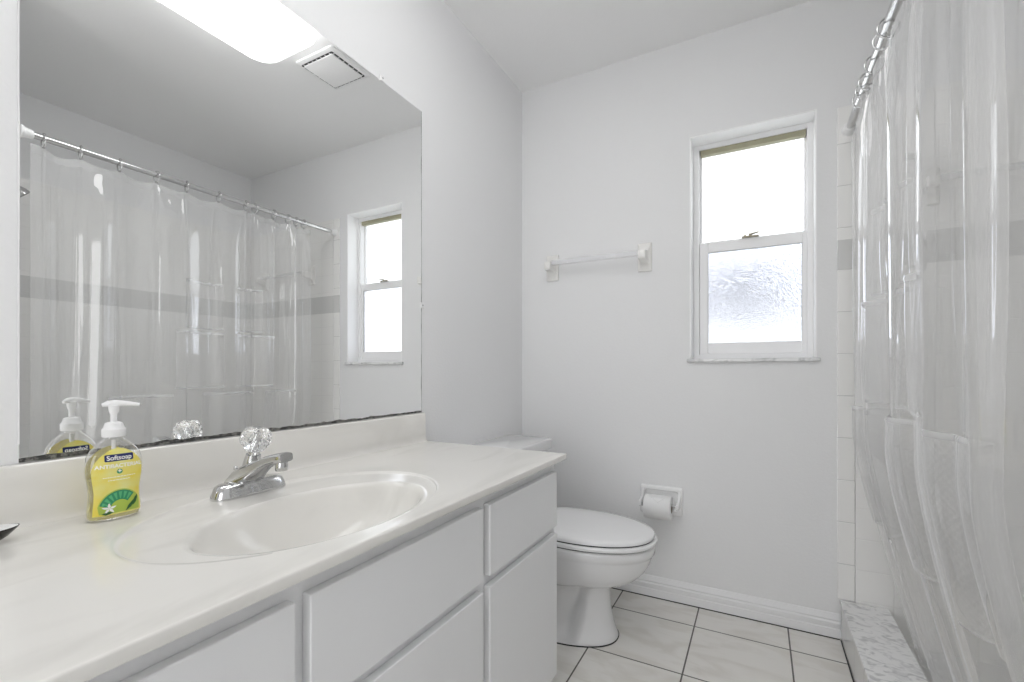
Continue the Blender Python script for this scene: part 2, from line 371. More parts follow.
# ------------------------------------------------------------------ ceiling light and vent
fx = empty('ceiling_light', (.69, .69, H), label='large rectangular fluorescent ceiling light with rounded white diffuser, reflected in the mirror', cat='light')
def rr3(cx, cy, hx, hy, r, z): return [(x, y, z) for x, y in rrect(cx, cy, hx, hy, r)]
LX, LY, LHX, LHY = .69, .69, .195, .615
b = BM(); loft(b, [rr3(LX,LY,LHX*.9,LHY*.97,.05,H-.0005), rr3(LX,LY,LHX*.9,LHY*.97,.05,H-.022)]); obj('housing', b, M['white'], fx)
b = BM(); loft(b, [rr3(LX,LY,LHX-.004,LHY-.004,.086,H-.0222), rr3(LX,LY,LHX,LHY,.09,H-.030), rr3(LX,LY,LHX,LHY,.09,H-.055), rr3(LX,LY,LHX-.006,LHY-.006,.085,H-.070), rr3(LX,LY,LHX-.03,LHY-.03,.065,H-.080)]); obj('diffuser', b, M['lamp'], fx)
vt = empty('exhaust_vent', (.705, 1.52, H), label='square ceiling exhaust fan cover with dark slot around its panel, beyond the light', cat='vent')
b = BM(); loft(b, [rr3(.705,1.52,.122,.118,.012,H-.0005), rr3(.705,1.52,.120,.116,.012,H-.008), rr3(.705,1.52,.110,.106,.01,H-.012)]); obj('housing', b, M['white'], vt)
b = BM(); loft(b, [rr3(.705,1.52,.102,.098,.006,H-.0122), rr3(.705,1.52,.102,.098,.006,H-.0140)]); obj('slot', b, M['dark'], vt)
b = BM(); loft(b, [rr3(.705,1.52,.094,.090,.006,H-.0142), rr3(.705,1.52,.094,.090,.006,H-.018), rr3(.705,1.52,.091,.087,.006,H-.0195)]); obj('cover', b, M['ceil'], vt)
b = BM()
for k in range(-3, 4):
    box(b, .705+k*.028-.0015, .705+k*.028+.0015, 1.52-.0985, 1.52+.0985, H-.0165, H-.0141); box(b, .705-.1025, .705+.1025, 1.52+k*.028-.0015, 1.52+k*.028+.0015, H-.0165, H-.0141)
obj('slot_ribs', b, M['white'], vt, smooth=False)

# ------------------------------------------------------------------ vanity cabinet
ZC = .757; CY0, CY1 = -.045, 1.281; FX = .530
vc = empty('vanity_cabinet', (.27, .62, 0), label='white painted vanity cabinet with flat drawer fronts and doors under the sink top', cat='cabinet')
b = BM(); ZT = ZC-.0175
P_ = [(.0025,CY0),(FX,CY0),(FX,CY1),(.0025,CY1)]; I_ = [(.0205,CY0+.018),(FX-.018,CY0+.018),(FX-.018,CY1-.018),(.0205,CY1-.018)]
loft(b, [[(*p,.085) for p in P_], [(*p,ZT) for p in P_], [(*p,ZT) for p in I_], [(*p,.103) for p in I_]])
obj('body', b, M['cab'], vc, bevel=.0015)
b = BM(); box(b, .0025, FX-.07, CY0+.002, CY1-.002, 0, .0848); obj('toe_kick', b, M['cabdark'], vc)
def front(name, y0, y1, z0, z1):
    b = BM(); box(b, FX+.0003, FX+.0183, y0, y1, z0, z1)
    # lipped edge: bevel the outer face back
    o = obj(name, b, M['cab'], vc, bevel=.0025, seg=2); return o
DZ = (.553, .7125); OZ = (.115, .530)
for y0, y1 in ((-.005,.391), (.413,.850), (.878,1.262)):
    front('drawer_front', y0, y1, *DZ); front('door', y0, y1, *OZ)

# ------------------------------------------------------------------ counter top with moulded sink
CX = .557; KY0, KY1 = -.06, 1.316
ct = empty('vanity_countertop', (.28, .62, ZC), label='off-white cultured marble vanity top with integral oval sink and backsplash', cat='countertop')
NA = 288
bx_, by_, bax, bay = .362, .590, .141, .219     # bowl opening
rx_, ry_, rax, ray_ = .314, .592, .209, .292    # moulded ring
def ell(cx, cy, ax, ay, a): return Vector((cx+ax*math.cos(a), cy+ay*math.sin(a)))
R0x, R1x, R0y, R1y = .022, CX-.0035, KY0, KY1
def border(a):
    d = Vector((rax*math.cos(a), ray_*math.sin(a))); ts = []
    if d.x > 1e-9: ts.append((R1x-rx_)/d.x)
    if d.x < -1e-9: ts.append((R0x-rx_)/d.x)
    if d.y > 1e-9: ts.append((R1y-ry_)/d.y)
    if d.y < -1e-9: ts.append((R0y-ry_)/d.y)
    return Vector((rx_, ry_)) + d*min(ts)
angs = [2*PI*k/NA for k in range(NA)]
for cx, cy in ((R1x,R1y),(R0x,R1y),(R0x,R0y),(R1x,R0y)):      # snap to rectangle corners
    a = math.atan2((cy-ry_)/ray_, (cx-rx_)/rax) % (2*PI)
    k = min(range(NA), key=lambda i: abs(angs[i]-a)); angs[k] = a
def sst(t): t = max(0, min(1, t)); return t*t*(3-2*t)
bowl = []
for t, dz in ((.10,-.128),(.2,-.1275),(.32,-.124),(.45,-.117),(.58,-.105),(.70,-.088),(.80,-.069),(.87,-.052),(.925,-.036),(.96,-.024),(.985,-.0145),(1.005,-.0085),(1.03,-.0052),(1.06,-.0042)):
    bowl.append([(*ell(bx_-.03*(1-t), by_, bax*t, bay*t, a), ZC+dz) for a in angs])
deck = []
for s, dz in ((.15,-.0040),(.35,-.0038),(.6,-.0036),(.82,-.0034),(.9,-.0030),(.945,-.0016),(.975,-.0002),(1.0,.0005),(1.025,.0004),(1.05,0)):
    l = []
    for a in angs:
        p = ell(bx_, by_, bax*1.06, bay*1.06, a); q = ell(rx_, ry_, rax, ray_, a)
        v = p.lerp(q, s) if s <= 1 else Vector((rx_,ry_)) + (q-Vector((rx_,ry_)))*s
        # where the ring nearly meets the bowl lip (front), flatten the raised bead
        l.append((v.x, v.y, ZC+dz))
    deck.append(l)
# basin
b = BM(); loft(b, bowl, True, False); sk = obj('sink_basin', b, M['marble'], ct, ang=80)
b = BM(); lathe(b, [(.021,ZC-.1275),(.021,ZC-.1255),(.016,ZC-.1248),(.005,ZC-.1262)], (bx_-.028,by_,0), 'z', 24); dn = obj('drain', b, M['chrome'], sk)
b = BM(); flat = []
for s in (.25,.5,.75,1.0):
    flat.append([(*(Vector(deck[-1][i][:2]).lerp(border(a), s)), ZC) for i, a in enumerate(angs)])
edge = []
def outset(x, y, o):
    X = CX-.0035+o if x > R1x-1e-4 else x; Y = y
    if abs(x-R0x) > 1e-4:
        pass
    if y > R1y-1e-4: Y = R1y+o*0
    return X, Y
for o_, dz in ((.0014,-.0003),(.0028,-.0013),(.0035,-.0032),(.0035,-.0145),(.0030,-.0165),(.0020,-.0172),(-.012,-.0172)):
    edge.append([(*outset(p[0],p[1],o_), ZC+dz) for p in flat[-1]])
loft(b, [bowl[-1]] + deck + flat + edge, False, False); obj('top_slab', b, M['marble'], ct, ang=60)
# backsplash with a cove at its foot
pf = [(.0022,ZC-.02),(.0022,MZ0-.0025),(.0085,MZ0-.0025),(.0125,MZ0-.005),(.0145,MZ0-.010),(.0150,ZC+.022),(.0160,ZC+.012),(.0185,ZC+.005),(.0220,ZC+.0015),(.0262,ZC+.0002),(.0262,ZC-.0008),(.0225,ZC-.02)]
b = BM(); prism(b, pf, KY0, KY1, 'y'); obj('backsplash', b, M['marble'], ct, ang=30)

# ------------------------------------------------------------------ faucet
fy = .594; fz = ZC-.0036+.0002; fxc = .128
fa = empty('faucet', (fxc, fy, fz), label='chrome single-handle bathroom faucet with clear crystal knob on the sink deck', cat='faucet')
def stad(cx, cy, hx, hy, z, n=28):
    r = hx; P = []
    for k in range(n):
        a = 2*PI*k/n; c, s = math.cos(a), math.sin(a)
        P.append((cx+r*c, cy+(hy-r)*(1 if s > 1e-6 else -1 if s < -1e-6 else 0)+r*s, z))
    return P
b = BM(); loft(b, [stad(fxc,fy,.0265,.0770,fz), stad(fxc,fy,.0270,.0775,fz+.003), stad(fxc,fy,.0262,.0765,fz+.007), stad(fxc,fy,.0235,.0735,fz+.016), stad(fxc,fy,.0215,.0700,fz+.023), stad(fxc,fy,.0190,.0640,fz+.027), stad(fxc,fy,.012,.055,fz+.0285)]); obj('base', b, M['chrome'], fa, ang=45)
# spout body: rises from the base and reaches over the bowl
b = BM(); loops = []
def sq(c, hw, hh, tilt, e=.45, n=24):
    P = []
    for k in range(n):
        a = 2*PI*k/n; ca, sa = math.cos(a), math.sin(a)
        u = hw*math.copysign(abs(ca)**e, ca); v = hh*math.copysign(abs(sa)**e, sa)
        P.append((c[0]-v*math.sin(tilt), c[1]+u, c[2]+v*math.cos(tilt)))
    return P
for x, z, hw, hh, t in ((.105,.020,.040,.016,.2),(.116,.030,.034,.020,.35),(.134,.042,.027,.020,.5),(.155,.054,.0205,.0155,.5),(.176,.065,.0175,.012,.42),(.200,.075,.0165,.0105,.32),(.222,.0805,.0163,.0102,.22),(.240,.084,.0162,.0102,.12),(.247,.085,.014,.0088,.1)):
    loops.append(sq((x, fy, fz+z), hw, hh, t, .6))
loft(b, loops); obj('spout', b, M['chrome'], fa, ang=45)
b = BM(); lathe(b, [(.0105,.080),(.0115,.073),(.0120,.065),(.0120,.059),(.0108,.057),(.0085,.0565)], (.232,fy,fz), 'z', 24); obj('aerator', b, M['chrome'], fa)
# raised rear stem and knob
kc = Vector((fxc+.006, fy+.009, fz+.111)); tl = .24
def tilted(prof, n=24, rib=0):
    L = []
    ax = Vector((math.sin(tl),0,math.cos(tl))); e1 = Vector((math.cos(tl),0,-math.sin(tl))); e2 = Vector((0,1,0))
    for i_, (r, h) in enumerate(prof):
        l = []
        for k in range(n):
            a = 2*PI*(k+(.5*i_ if rib else 0))/n; rr = r*(1-rib*(k % 2))
            l.append(kc + ax*h + (e1*math.cos(a)+e2*math.sin(a))*rr)
        L.append(l)
    return L
b = BM(); loft(b, tilted([(.024,-.092),(.0210,-.074),(.0180,-.056),(.0160,-.042),(.0145,-.033)])); obj('stem', b, M['chrome'], fa)
b = BM(); loft(b, tilted([(.011,-.0325),(.011,-.0255)])); 
obj('collar', b, M['steel'], fa)
b = BM(); loft(b, tilted([(.011,-.0250),(.0200,-.0215),(.0285,-.010),(.0315,.002),(.0295,.013),(.0225,.0225),(.012,.0260)], 14, .05)); kn = obj('knob', b, M['crystal'], fa, smooth=False)
b = BM(); loft(b, tilted([(.0062,-.0245),(.0062,.008),(.0045,.012)], 12)); obj('knob_core', b, M['steel'], kn)
b = BM(); loft(b, tilted([(.0085,.0262),(.0085,.0272),(.006,.0278)], 20)); obj('index_button', b, M['steel'], kn)
b = BM(); tube(b, [(.106,fy-.017,fz+.026),(.106,fy-.017,fz+.050)], .0018, 8); lathe(b, [(.002,.060),(.0042,.063),(.0042,.067),(.002,.070)], (.106,fy-.017,fz-.013), 'z', 12); obj('drain_lift_rod', b, M['chrome'], fa)

# ------------------------------------------------------------------ soap bottle
sx_, sy_ = .088, .377; bz = ZC+.0004
sb = empty('soap_bottle', (sx_, sy_, bz), label='clear pump bottle of yellow antibacterial hand soap left of the faucet', cat='soap bottle'); sb.scale = (.965,)*3
prof = [(0,.033,.019),(.003,.0372,.0215),(.010,.0392,.0225),(.022,.0388,.0225),(.036,.0372,.0222),(.050,.0370,.0222),(.064,.0388,.0225),(.078,.0408,.0228),(.090,.0415,.0228),(.102,.0405,.0222),(.113,.0372,.0210),(.122,.0325,.0190),(.130,.0258,.0165),(.136,.0190,.0145),(.140,.0140,.0130),(.1445,.0128,.0128)]
BR = -.06
def bprof(z):
    for (a, w0, d0), (c, w1, d1) in zip(prof, prof[1:]):
        if a <= z <= c: t = (z-a)/(c-a); return w0+(w1-w0)*t, d0+(d1-d0)*t
    return prof[-1][1:]
def bpt(a, z, inset=0, e=.78):
    w_, d_ = bprof(z); w_ -= inset; d_ -= inset; ca, sa = math.cos(a), math.sin(a)
    x = d_*math.copysign(abs(ca)**e, ca); y = w_*math.copysign(abs(sa)**e, sa)
    return (sx_+x*math.cos(BR)-y*math.sin(BR), sy_+x*math.sin(BR)+y*math.cos(BR), bz+z)
def bloops(zs, inset, n=48): return [[bpt(2*PI*k/n, z, inset) for k in range(n)] for z in zs]
zz = [p[0] for p in prof]
b = BM(); loft(b, bloops(zz, 0)); obj('bottle_body', b, M['shell'], sb, ang=60)
b = BM(); loft(b, bloops([.003,.006,.012,.022,.036,.050,.064,.072], .0022)); obj('liquid_soap', b, M['soap'], sb, ang=60)
b = BM(); lathe(b, [(.0035,.01),(.0035,.138)], (sx_,sy_,bz), 'z', 8); obj('dip_tube', b, M['white'], sb)
b = BM(); lathe(b, [(.0165,.1446),(.0172,.147),(.0172,.158),(.0150,.160),(.0138,.164),(.0125,.169),(.0080,.171)], (sx_,sy_,bz), 'z', 28); obj('pump_collar', b, M['white'], sb)
b = BM(); lathe(b, [(.0048,.1712),(.0048,.184),(.0072,.190),(.0080,.200),(.0060,.2015)], (sx_,sy_,bz), 'z', 18)
obj('pump_stem', b, M['white'], sb)
hd = Vector((math.cos(1.15), math.sin(1.15), 0)); b = BM()
pts = [Vector((sx_,sy_,bz+.2035)) + hd*d + Vector((0,0,dz)) for d, dz in ((-.016,-.0025),(-.008,0),(0,.0005),(.012,.0002),(.024,-.0012),(.036,-.0035))]
tube(b, pts, [.0028,.0052,.0060,.0048,.0038,.0030], 14); obj('pump_nozzle', b, M['white'], sb)
# label wrapped on the front face; flat shapes are mapped onto the bottle by (u, v) in metres
def lab(u, v, off):
    z = .066 + v; w_, d_ = bprof(z); s = max(-.999, min(.999, u/w_)); e = .78
    sa = math.copysign(abs(s)**(1/e), s); ca = math.sqrt(max(0,1-sa*sa)); x = d_*ca**e + off
    return Vector((sx_+x*math.cos(BR)-u*math.sin(BR), sy_+x*math.sin(BR)+u*math.cos(BR), bz+z))
def labmesh(poly_uv, off, res=14):
    """filled outline, diced and wrapped"""
    b = BM(); vs = [b.verts.new((p[0], p[1], 0)) for p in poly_uv]; b.faces.new(vs)
    lo_ = min(p[0] for p in poly_uv); hi_ = max(p[0] for p in poly_uv)
    for k in range(1, res):
        x = lo_+(hi_-lo_)*k/res
        bmesh.ops.bisect_plane(b, geom=b.verts[:]+b.edges[:]+b.faces[:], plane_co=(x,0,0), plane_no=(1,0,0))
    lo_ = min(p[1] for p in poly_uv); hi_ = max(p[1] for p in poly_uv)
    for k in range(1, res):
        y = lo_+(hi_-lo_)*k/res
        bmesh.ops.bisect_plane(b, geom=b.verts[:]+b.edges[:]+b.faces[:], plane_co=(0,y,0), plane_no=(0,1,0))
    for v in b.verts: v.co = lab(v.co.x, v.co.y, off)
    return b
def outline(ux=1.0, shrink=0):
    P = []
    for k in range(61):
        z = .010 + .116*k/60; w_ = bprof(z)[0]*.87*ux - shrink
        t = (z-.010)/.116
        if t > .62: w_ *= math.sqrt(max(0.0, 1-((t-.62)/.38)**2.2))*.985+.015
        P.append((w_, z-.066))
    return P + [(-x, y) for x, y in P[::-1]]
M['lab_y'] = color_noise(mat('label_yellow', (.80,.70,.13), .35), 28, (.80,.66,.08), (.78,.74,.28), .35, .65)
M['navy'] = mat('label_navy', (.01,.02,.12), .3); M['labw'] = mat('label_white', (.92,.92,.88), .4)
M['green'] = mat('label_green', (.03,.26,.12), .35); M['lime'] = mat('label_lime', (.42,.55,.08), .35); M['leaf'] = mat('label_leaf', (.03,.12,.03), .35)
lb = obj('label', labmesh(outline(), .0003, 18), M['lab_y'], sb, ang=80)
def text(s, size, u, v, off, m, name, squash=1, bold=0):
    cu = bpy.data.curves.new('t', 'FONT'); cu.body = s; cu.size = size; cu.align_x = 'CENTER'; cu.align_y = 'CENTER'; cu.offset = bold
    to = bpy.data.objects.new('t', cu); C.objects.link(to); bpy.context.view_layer.update()
    me = bpy.data.meshes.new_from_object(to.evaluated_get(bpy.context.evaluated_depsgraph_get()))
    b = BM(); b.from_mesh(me); bpy.data.objects.remove(to); bpy.data.meshes.remove(me); bpy.data.curves.remove(cu)
    for p in b.verts: p.co = lab(u + p.co.x*squash, v + p.co.y, off)
    obj(name, b, m, lb, smooth=False)
def arcpts(cx, cy, rx, ry, a0, a1, n=24): return [(cx+rx*math.cos(math.radians(a0+(a1-a0)*k/n)), cy+ry*math.sin(math.radians(a0+(a1-a0)*k/n))) for k in range(n+1)]
obj('logo_plate', labmesh([(x, y) for x, y in rrect(.001, .0430, .0205, .0060, .002)], .0005), M['navy'], lb, ang=80)
text('Softsoap', .0112, .001, .0427, .00075, M['labw'], 'logo_text', .92, .0002)
text('ANTIBACTERIAL', .0092, .001, .0285, .0006, M['labw'], 'label_text', .98, .0002)
obj('cross_badge', labmesh(arcpts(.001,.0185,.0042,.0042,0,345), .0005, 4), M['green'], lb, ang=80)
text('+', .0105, .001, .0189, .0008, M['labw'], 'cross_mark', 1, .0003)
for v, hw in ((.0095,.022), (.0040,.015)):
    b = BM(); u = -hw
    while u < hw:
        L_ = random.uniform(.0016,.0042); q = [(u,v-.0006),(u+L_,v-.0006),(u+L_,v+.0006),(u,v+.0006)]
        b.faces.new([b.verts.new(lab(*p, .0006)) for p in q]); u += L_+.001
    obj('fine_print', b, M['labw'], lb, smooth=False)
# fruit picture: dark green arch, lime slice with segments, flower, leaf
arch = arcpts(.002,-.050,.0315,.0370,165,15) 
arch = [(max(-.0305,min(.0305,x)), max(-.0535,y)) for x, y in arch] + [(.0305,-.0535),(-.0265,-.0535)]
obj('fruit_picture', labmesh(arch, .0006), M['lime'], lb, ang=80)
b_ = [(x, y) for x, y in arcpts(.002,-.050,.0300,.0352,160,48)] + [(x, y) for x, y in arcpts(.002,-.050,.0155,.0185,48,160)]
obj('fruit_rind', labmesh(b_, .0008), M['green'], lb, ang=80)
b = BM()
for a in range(58, 156, 16):
    q = arcpts(.002,-.050,.0275,.0325,a-5,a+5,4) + [(x, y) for x, y in arcpts(.002,-.050,.0175,.0205,a+2,a-2,2)]
    b.faces.new([b.verts.new(lab(*p, .0010)) for p in q])
obj('fruit_segments', b, mat('label_mid_green', (.10,.45,.20), .35), lb, smooth=False)
b = BM()
for k in range(5):
    a = math.radians(20+72*k); c, s = math.cos(a), math.sin(a); cx, cy = -.0135, -.0445
    q = [(0,0),(.004,.0022),(.0085,.0012),(.0105,0),(.0085,-.0012),(.004,-.0022)]
    b.faces.new([b.verts.new(lab(cx+x*c-y*s, cy+(x*s+y*c)*.9, .0012)) for x, y in q])
obj('flower_picture', b, M['labw'], lb, smooth=False)
b = BM()
for cx, cy, a, L_ in ((.018,-.043,.9,.014), (.024,-.037,1.2,.010), (-.016,-.0525,.1,.008)):
    c, s = math.cos(a), math.sin(a); q = [(-L_,0),(-L_*.3,.0028),(L_*.4,.0022),(L_,0),(L_*.4,-.0022),(-L_*.3,-.0028)]
    b.faces.new([b.verts.new(lab(cx+x*c-y*s, cy+x*s+y*c, .0012)) for x, y in q])
obj('leaf_picture', b, M['leaf'], lb, smooth=False)

# the back of the bottle carries a label too (it shows in the mirror)
def back_copy(names):
    first = None
    for nm in names:
        src = [o for o in sb.children_recursive if o.name.split('.')[0] == nm][0]
        b = BM(); b.from_mesh(src.data)
        for v in b.verts: v.co.x, v.co.y = 2*sx_-v.co.x, 2*sy_-v.co.y
        first_ = obj('back_'+nm, b, src.data.materials[0], first or sb, smooth=False)
        first = first or first_
back_copy(['label', 'logo_plate', 'logo_text'])

# ------------------------------------------------------------------ little dark dish at the left edge
ds = empty('soap_dish', (.088, .211, ZC), label='small black dish with pale inside on the counter at the left edge of the photo', cat='dish')
b = BM(); P = lambda rx, ry, z: [(.088+rx*math.cos(2*PI*k/40), .210+ry*math.sin(2*PI*k/40), ZC+z) for k in range(40)]
loft(b, [P(.012,.020,.0004), P(.016,.027,.002), P(.021,.040,.010), P(.0245,.050,.020), P(.0250,.0515,.0225), P(.0242,.0505,.0224)]); obj('dish_shell', b, M['black'], ds, ang=60)
b = BM(); loft(b, [P(.0238,.0500,.0226), P(.0225,.046,.0235), P(.016,.032,.0245)]); obj('dish_lining', b, M['white'], ds, ang=60)

# ------------------------------------------------------------------ toilet
ty = 1.715
to = empty('toilet', (.35, ty, 0), label='white two-piece toilet with closed lid between vanity and back wall', cat='toilet')
def egg(z, x0, x1, hw, waist=0, n=110, pw=1.0):
    """oval from x0 (back) to x1 (front), widest a little behind the middle"""
    P = []; cx = x0 + (x1-x0)*.45
    for k in range(n):
        a = 2*PI*k/n; c, s = math.cos(a), math.sin(a)
        x = cx + (x1-cx)*c if c > 0 else cx + (cx-x0)*math.copysign(abs(c)**.7, c)
        y = hw*math.copysign(abs(s)**(.9 if c > 0 else .75), s)
        y *= 1 - waist*math.exp(-((x-(.425+.3*z))/.030)**2)
        P.append((x, ty+y, z))
    return P
b = BM(); loft(b, [egg(.0, .13,.604,.140), egg(.006,.13,.606,.141,.02), egg(.020,.13,.600,.134,.18), egg(.06,.135,.588,.117,.36), egg(.11,.14,.578,.107,.42), egg(.16,.14,.574,.106,.42), egg(.190,.14,.577,.109,.36), egg(.205,.14,.588,.118,.22), egg(.214,.14,.612,.134,.12), egg(.226,.14,.645,.150,.06), egg(.245,.15,.680,.163,.02), egg(.275,.16,.708,.175), egg(.305,.17,.724,.182), egg(.330,.18,.732,.186), egg(.338,.18,.735,.188), egg(.343,.18,.741,.191), egg(.366,.18,.743,.192), egg(.3745,.185,.739,.189), egg(.376,.20,.72,.175)]); obj('bowl', b, M['porc'], to, ang=70)
b = BM(); loft(b, [egg(.0003,.128,.608,.1435), egg(.0035,.128,.608,.1435)]); obj('base_caulk', b, M['dark'], to)
b = BM(); L_ = [egg(.3795,.235,.742,.188), egg(.3795,.235,.746,.190), egg(.3815,.235,.748,.191), egg(.3900,.235,.749,.192), egg(.3940,.235,.745,.189), egg(.3950,.24,.735,.182)]
loft(b, L_[1:]); obj('seat', b, M['seat'], to, ang=70)
b = BM(); loft(b, [egg(.3998,.235,.736,.184), egg(.4002,.235,.739,.186), egg(.4080,.235,.740,.186), egg(.4135,.238,.733,.181), egg(.4165,.25,.71,.165), egg(.4190,.29,.64,.12), egg(.4200,.37,.56,.06)]); obj('seat_lid', b, M['seat'], to, ang=70)
b = BM(); loft(b, [egg(.3952,.245,.735,.1825), egg(.3996,.245,.735,.1825)]); obj('lid_gap', b, mat('lid_gap_shade', (.03,.03,.03), .7), to)  # near-black filler paints the shade in the gap under the lid
b = BM(); loft(b, [egg(.3762,.22,.741,.188), egg(.3792,.22,.741,.188)]); obj('seat_gap_shade', b, mat('seat_gap_dark', (.04,.04,.04), .7), to)  # dark filler standing in for shade between bowl rim and seat
for s in (-1, 1):
    b = BM(); box(b, .205,.236, ty+s*.075-.018, ty+s*.075+.018, .3762, .405); obj('seat_hinge', b, M['seat'], to, bevel=.005)
b = BM(); loft(b, [[(x, y, z) for x, y in rrect(.113, ty, hx, hy, .03)] for z, hx, hy in ((.370,.080,.190),(.39,.090,.205),(.50,.095,.212),(.655,.097,.216))])
tk = obj('tank', b, M['porc'], to, ang=50)
b = BM(); loft(b, [[(x, y, z) for x, y in rrect(.124, ty, hx, hy, .025)] for z, hx, hy in ((.6555,.098,.214),(.657,.119,.235),(.660,.121,.237),(.694,.121,.237),(.699,.119,.235),(.7010,.114,.230))]); obj('tank_lid', b, M['porc'], to, ang=50)
b = BM(); lathe(b, [(.011,.2105),(.011,.220),(.006,.224)], (0, ty-.16, .615), 'x', 16); tube(b, [(.222,ty-.16,.615),(.226,ty-.13,.611),(.226,ty-.09,.606)], [.006,.005,.0065]); obj('flush_lever', b, M['chrome'], to)
for s in (-1, 1):
    b = BM(); lathe(b, [(.014,.0004),(.014,.008),(.010,.017),(.003,.020)], (.33, ty+s*.112, .0), 'z', 16)
    obj('bolt_cap', b, M['porc'], to)

# ------------------------------------------------------------------ toilet paper holder and roll
px0, px1, pz0, pz1 = .603, .784, .373, .498
ph = empty('toilet_paper_holder', ((px0+px1)/2, D, pz0), label='white ceramic recessed toilet paper holder on the back wall beside the toilet', cat='toilet paper holder')
b = BM(); cx, cz = (px0+px1)/2, (pz0+pz1)/2
def rl(hx, hz, r, y): return [(x, y, z) for x, z in rrect(cx, cz, hx, hz, r)]
hx, hz = (px1-px0)/2, (pz1-pz0)/2
loft(b, [rl(hx,hz,.008,D-.0003), rl(hx,hz,.008,D-.006), rl(hx-.003,hz-.003,.008,D-.011), rl(hx-.010,hz-.010,.012,D-.013), rl(hx-.017,hz-.017,.014,D-.0115), rl(hx-.021,hz-.021,.012,D-.003), rl(hx-.03,hz-.03,.012,D-.0015)]); obj('back_plate', b, M['ceramicw'], ph, ang=50)
for s in (-1, 1):
    x = cx + s*(hx-.013); b = BM(); L_ = []
    for y, z, hh in ((D-.012,cz+.006,.042),(D-.022,cz+.004,.032),(D-.038,cz,.022),(D-.058,cz-.003,.017),(D-.074,cz-.004,.015),(D-.083,cz-.004,.010)):
        L_.append([(x+.0062*math.copysign(abs(math.cos(a))**.6, math.cos(a)), y, z+hh*math.copysign(abs(math.sin(a))**.8, math.sin(a))) for a in (2*PI*k/20 for k in range(20))])
    loft(b, L_); obj('arm', b, M['ceramicw'], ph, ang=60)
rc = (D-.064, cz-.004)
b = BM(); lathe(b, [(.0075,cx-hx+.0195),(.0075,cx+hx-.0195)], (0, rc[0], rc[1]), 'x', 16)
obj('roller', b, M['chrome'], ph)
rr_ = .050; ry, rz = rc[0], rc[1]-.011
rx0, rx1 = cx-.057, cx+.054
rp = empty('toilet_paper_roll', (cx, ry, rz-rr_), label='white toilet paper roll with folded point hanging on the ceramic holder', cat='toilet paper')
b = BM(); n = 48
def circ(r, x, y=None, z=None): return [(x, ry+r*math.cos(2*PI*k/n), rz+r*math.sin(2*PI*k/n)) for k in range(n)]
Ls = [circ(.020,rx0), circ(rr_-.002,rx0), circ(rr_,rx0+.002), circ(rr_,rx1-.002), circ(rr_-.002,rx1), circ(.020,rx1)]
loft(b, Ls, False, False); obj('paper', b, M['paper'], rp, ang=50)
b = BM(); loft(b, [circ(.0198,rx0), circ(.0198,rx1), circ(.0185,rx1), circ(.0185,rx0), circ(.0198,rx0)], False, False); obj('cardboard_core', b, M['card'], rp)
b = BM(); tri = []
for u, v in ((-.026,0),(.026,0),(.004,-.022)):
    pass
def onroll(x, ang, off=.0006): return (x, ry-(rr_+off)*math.cos(ang), rz+(rr_+off)*math.sin(ang))
K = 8
rows = []
for i in range(K+1):
    a = 1.15 - .55*i/K; t = i/K; xa = cx-.034+.036*t; xb = cx+.034-.030*t
    rows.append([b.verts.new(onroll(xa+(xb-xa)*j/4, a, .0009)) for j in range(5)])
for r0, r1 in zip(rows, rows[1:]):
    for j in range(4): b.faces.new((r0[j], r0[j+1], r1[j+1], r1[j]))
fo = obj('folded_point', b, M['paper'], rp); so = fo.modifiers.new('s', 'SOLIDIFY'); so.thickness = .0006

# ------------------------------------------------------------------ towel bars
def mount(name, x, z, parent, depth=.055, s=1):
    b = BM()
    def r_(hx, hz, y, r=.004): return [(px, y, pz) for px, pz in rrect(x, z, hx, hz, r)]
    y0 = s
    loft(b, [r_(.031,.064,y0-.0003), r_(.031,.064,y0-.007), r_(.028,.061,y0-.011), r_(.022,.045,y0-.013), r_(.019,.030,y0-.020), r_(.017,.022,y0-.034), r_(.0165,.020,y0-.062), r_(.0155,.019,y0-.072), r_(.011,.014,y0-.076)])
    return obj(name, b, M['ceramic'], parent, ang=40)
tb = empty('towel_bar', (.40, D, 1.52), label='clear towel bar on square white ceramic mounts on the back wall left of the window', cat='towel bar')
mount('mount', .172, 1.517, tb, s=D); mount('mount', .622, 1.520, tb, s=D)
b = BM(); box(b, .1895, .6045, D-.064, D-.041, 1.519, 1.542); obj('bar', b, M['bar'], tb, bevel=.002)
tb2 = empty('towel_bar', (1.85, D-.008, 1.65), label='ceramic towel bar inside the shower on the tiled back wall', cat='towel bar')
mount('mount', 1.595, 1.650, tb2, s=D-.008); mount('mount', 2.09, 1.650, tb2, s=D-.008)
b = BM(); box(b, 1.6125, 2.0725, D-.070, D-.051, 1.653, 1.672); obj('bar', b, M['bar2'], tb2, bevel=.002)

# ------------------------------------------------------------------ shower head
sh = empty('shower_head', (1.80, YN+.008, 1.84), label='chrome shower head on short bent arm inside the shower', cat='shower head')
b = BM(); lathe(b, [(.028,.0085+YN),(.028,.012+YN),(.018,.018+YN),(.010,.020+YN)], (1.80,0,1.86), 'y', 20); obj('flange', b, M['chrome'], sh)
b = BM(); tube(b, [(1.80,YN+.018,1.86),(1.80,YN+.04,1.862),(1.80,YN+.065,1.852),(1.80,YN+.085,1.834)], .0095); obj('arm', b, M['chrome'], sh)
b = BM(); tube(b, [(1.80,YN+.086,1.833),(1.80,YN+.095,1.824),(1.80,YN+.100,1.819),(1.80,YN+.122,1.797),(1.80,YN+.132,1.787),(1.80,YN+.135,1.784)], [.011,.014,.012,.026,.030,.027], 20); obj('head', b, M['chrome'], sh)

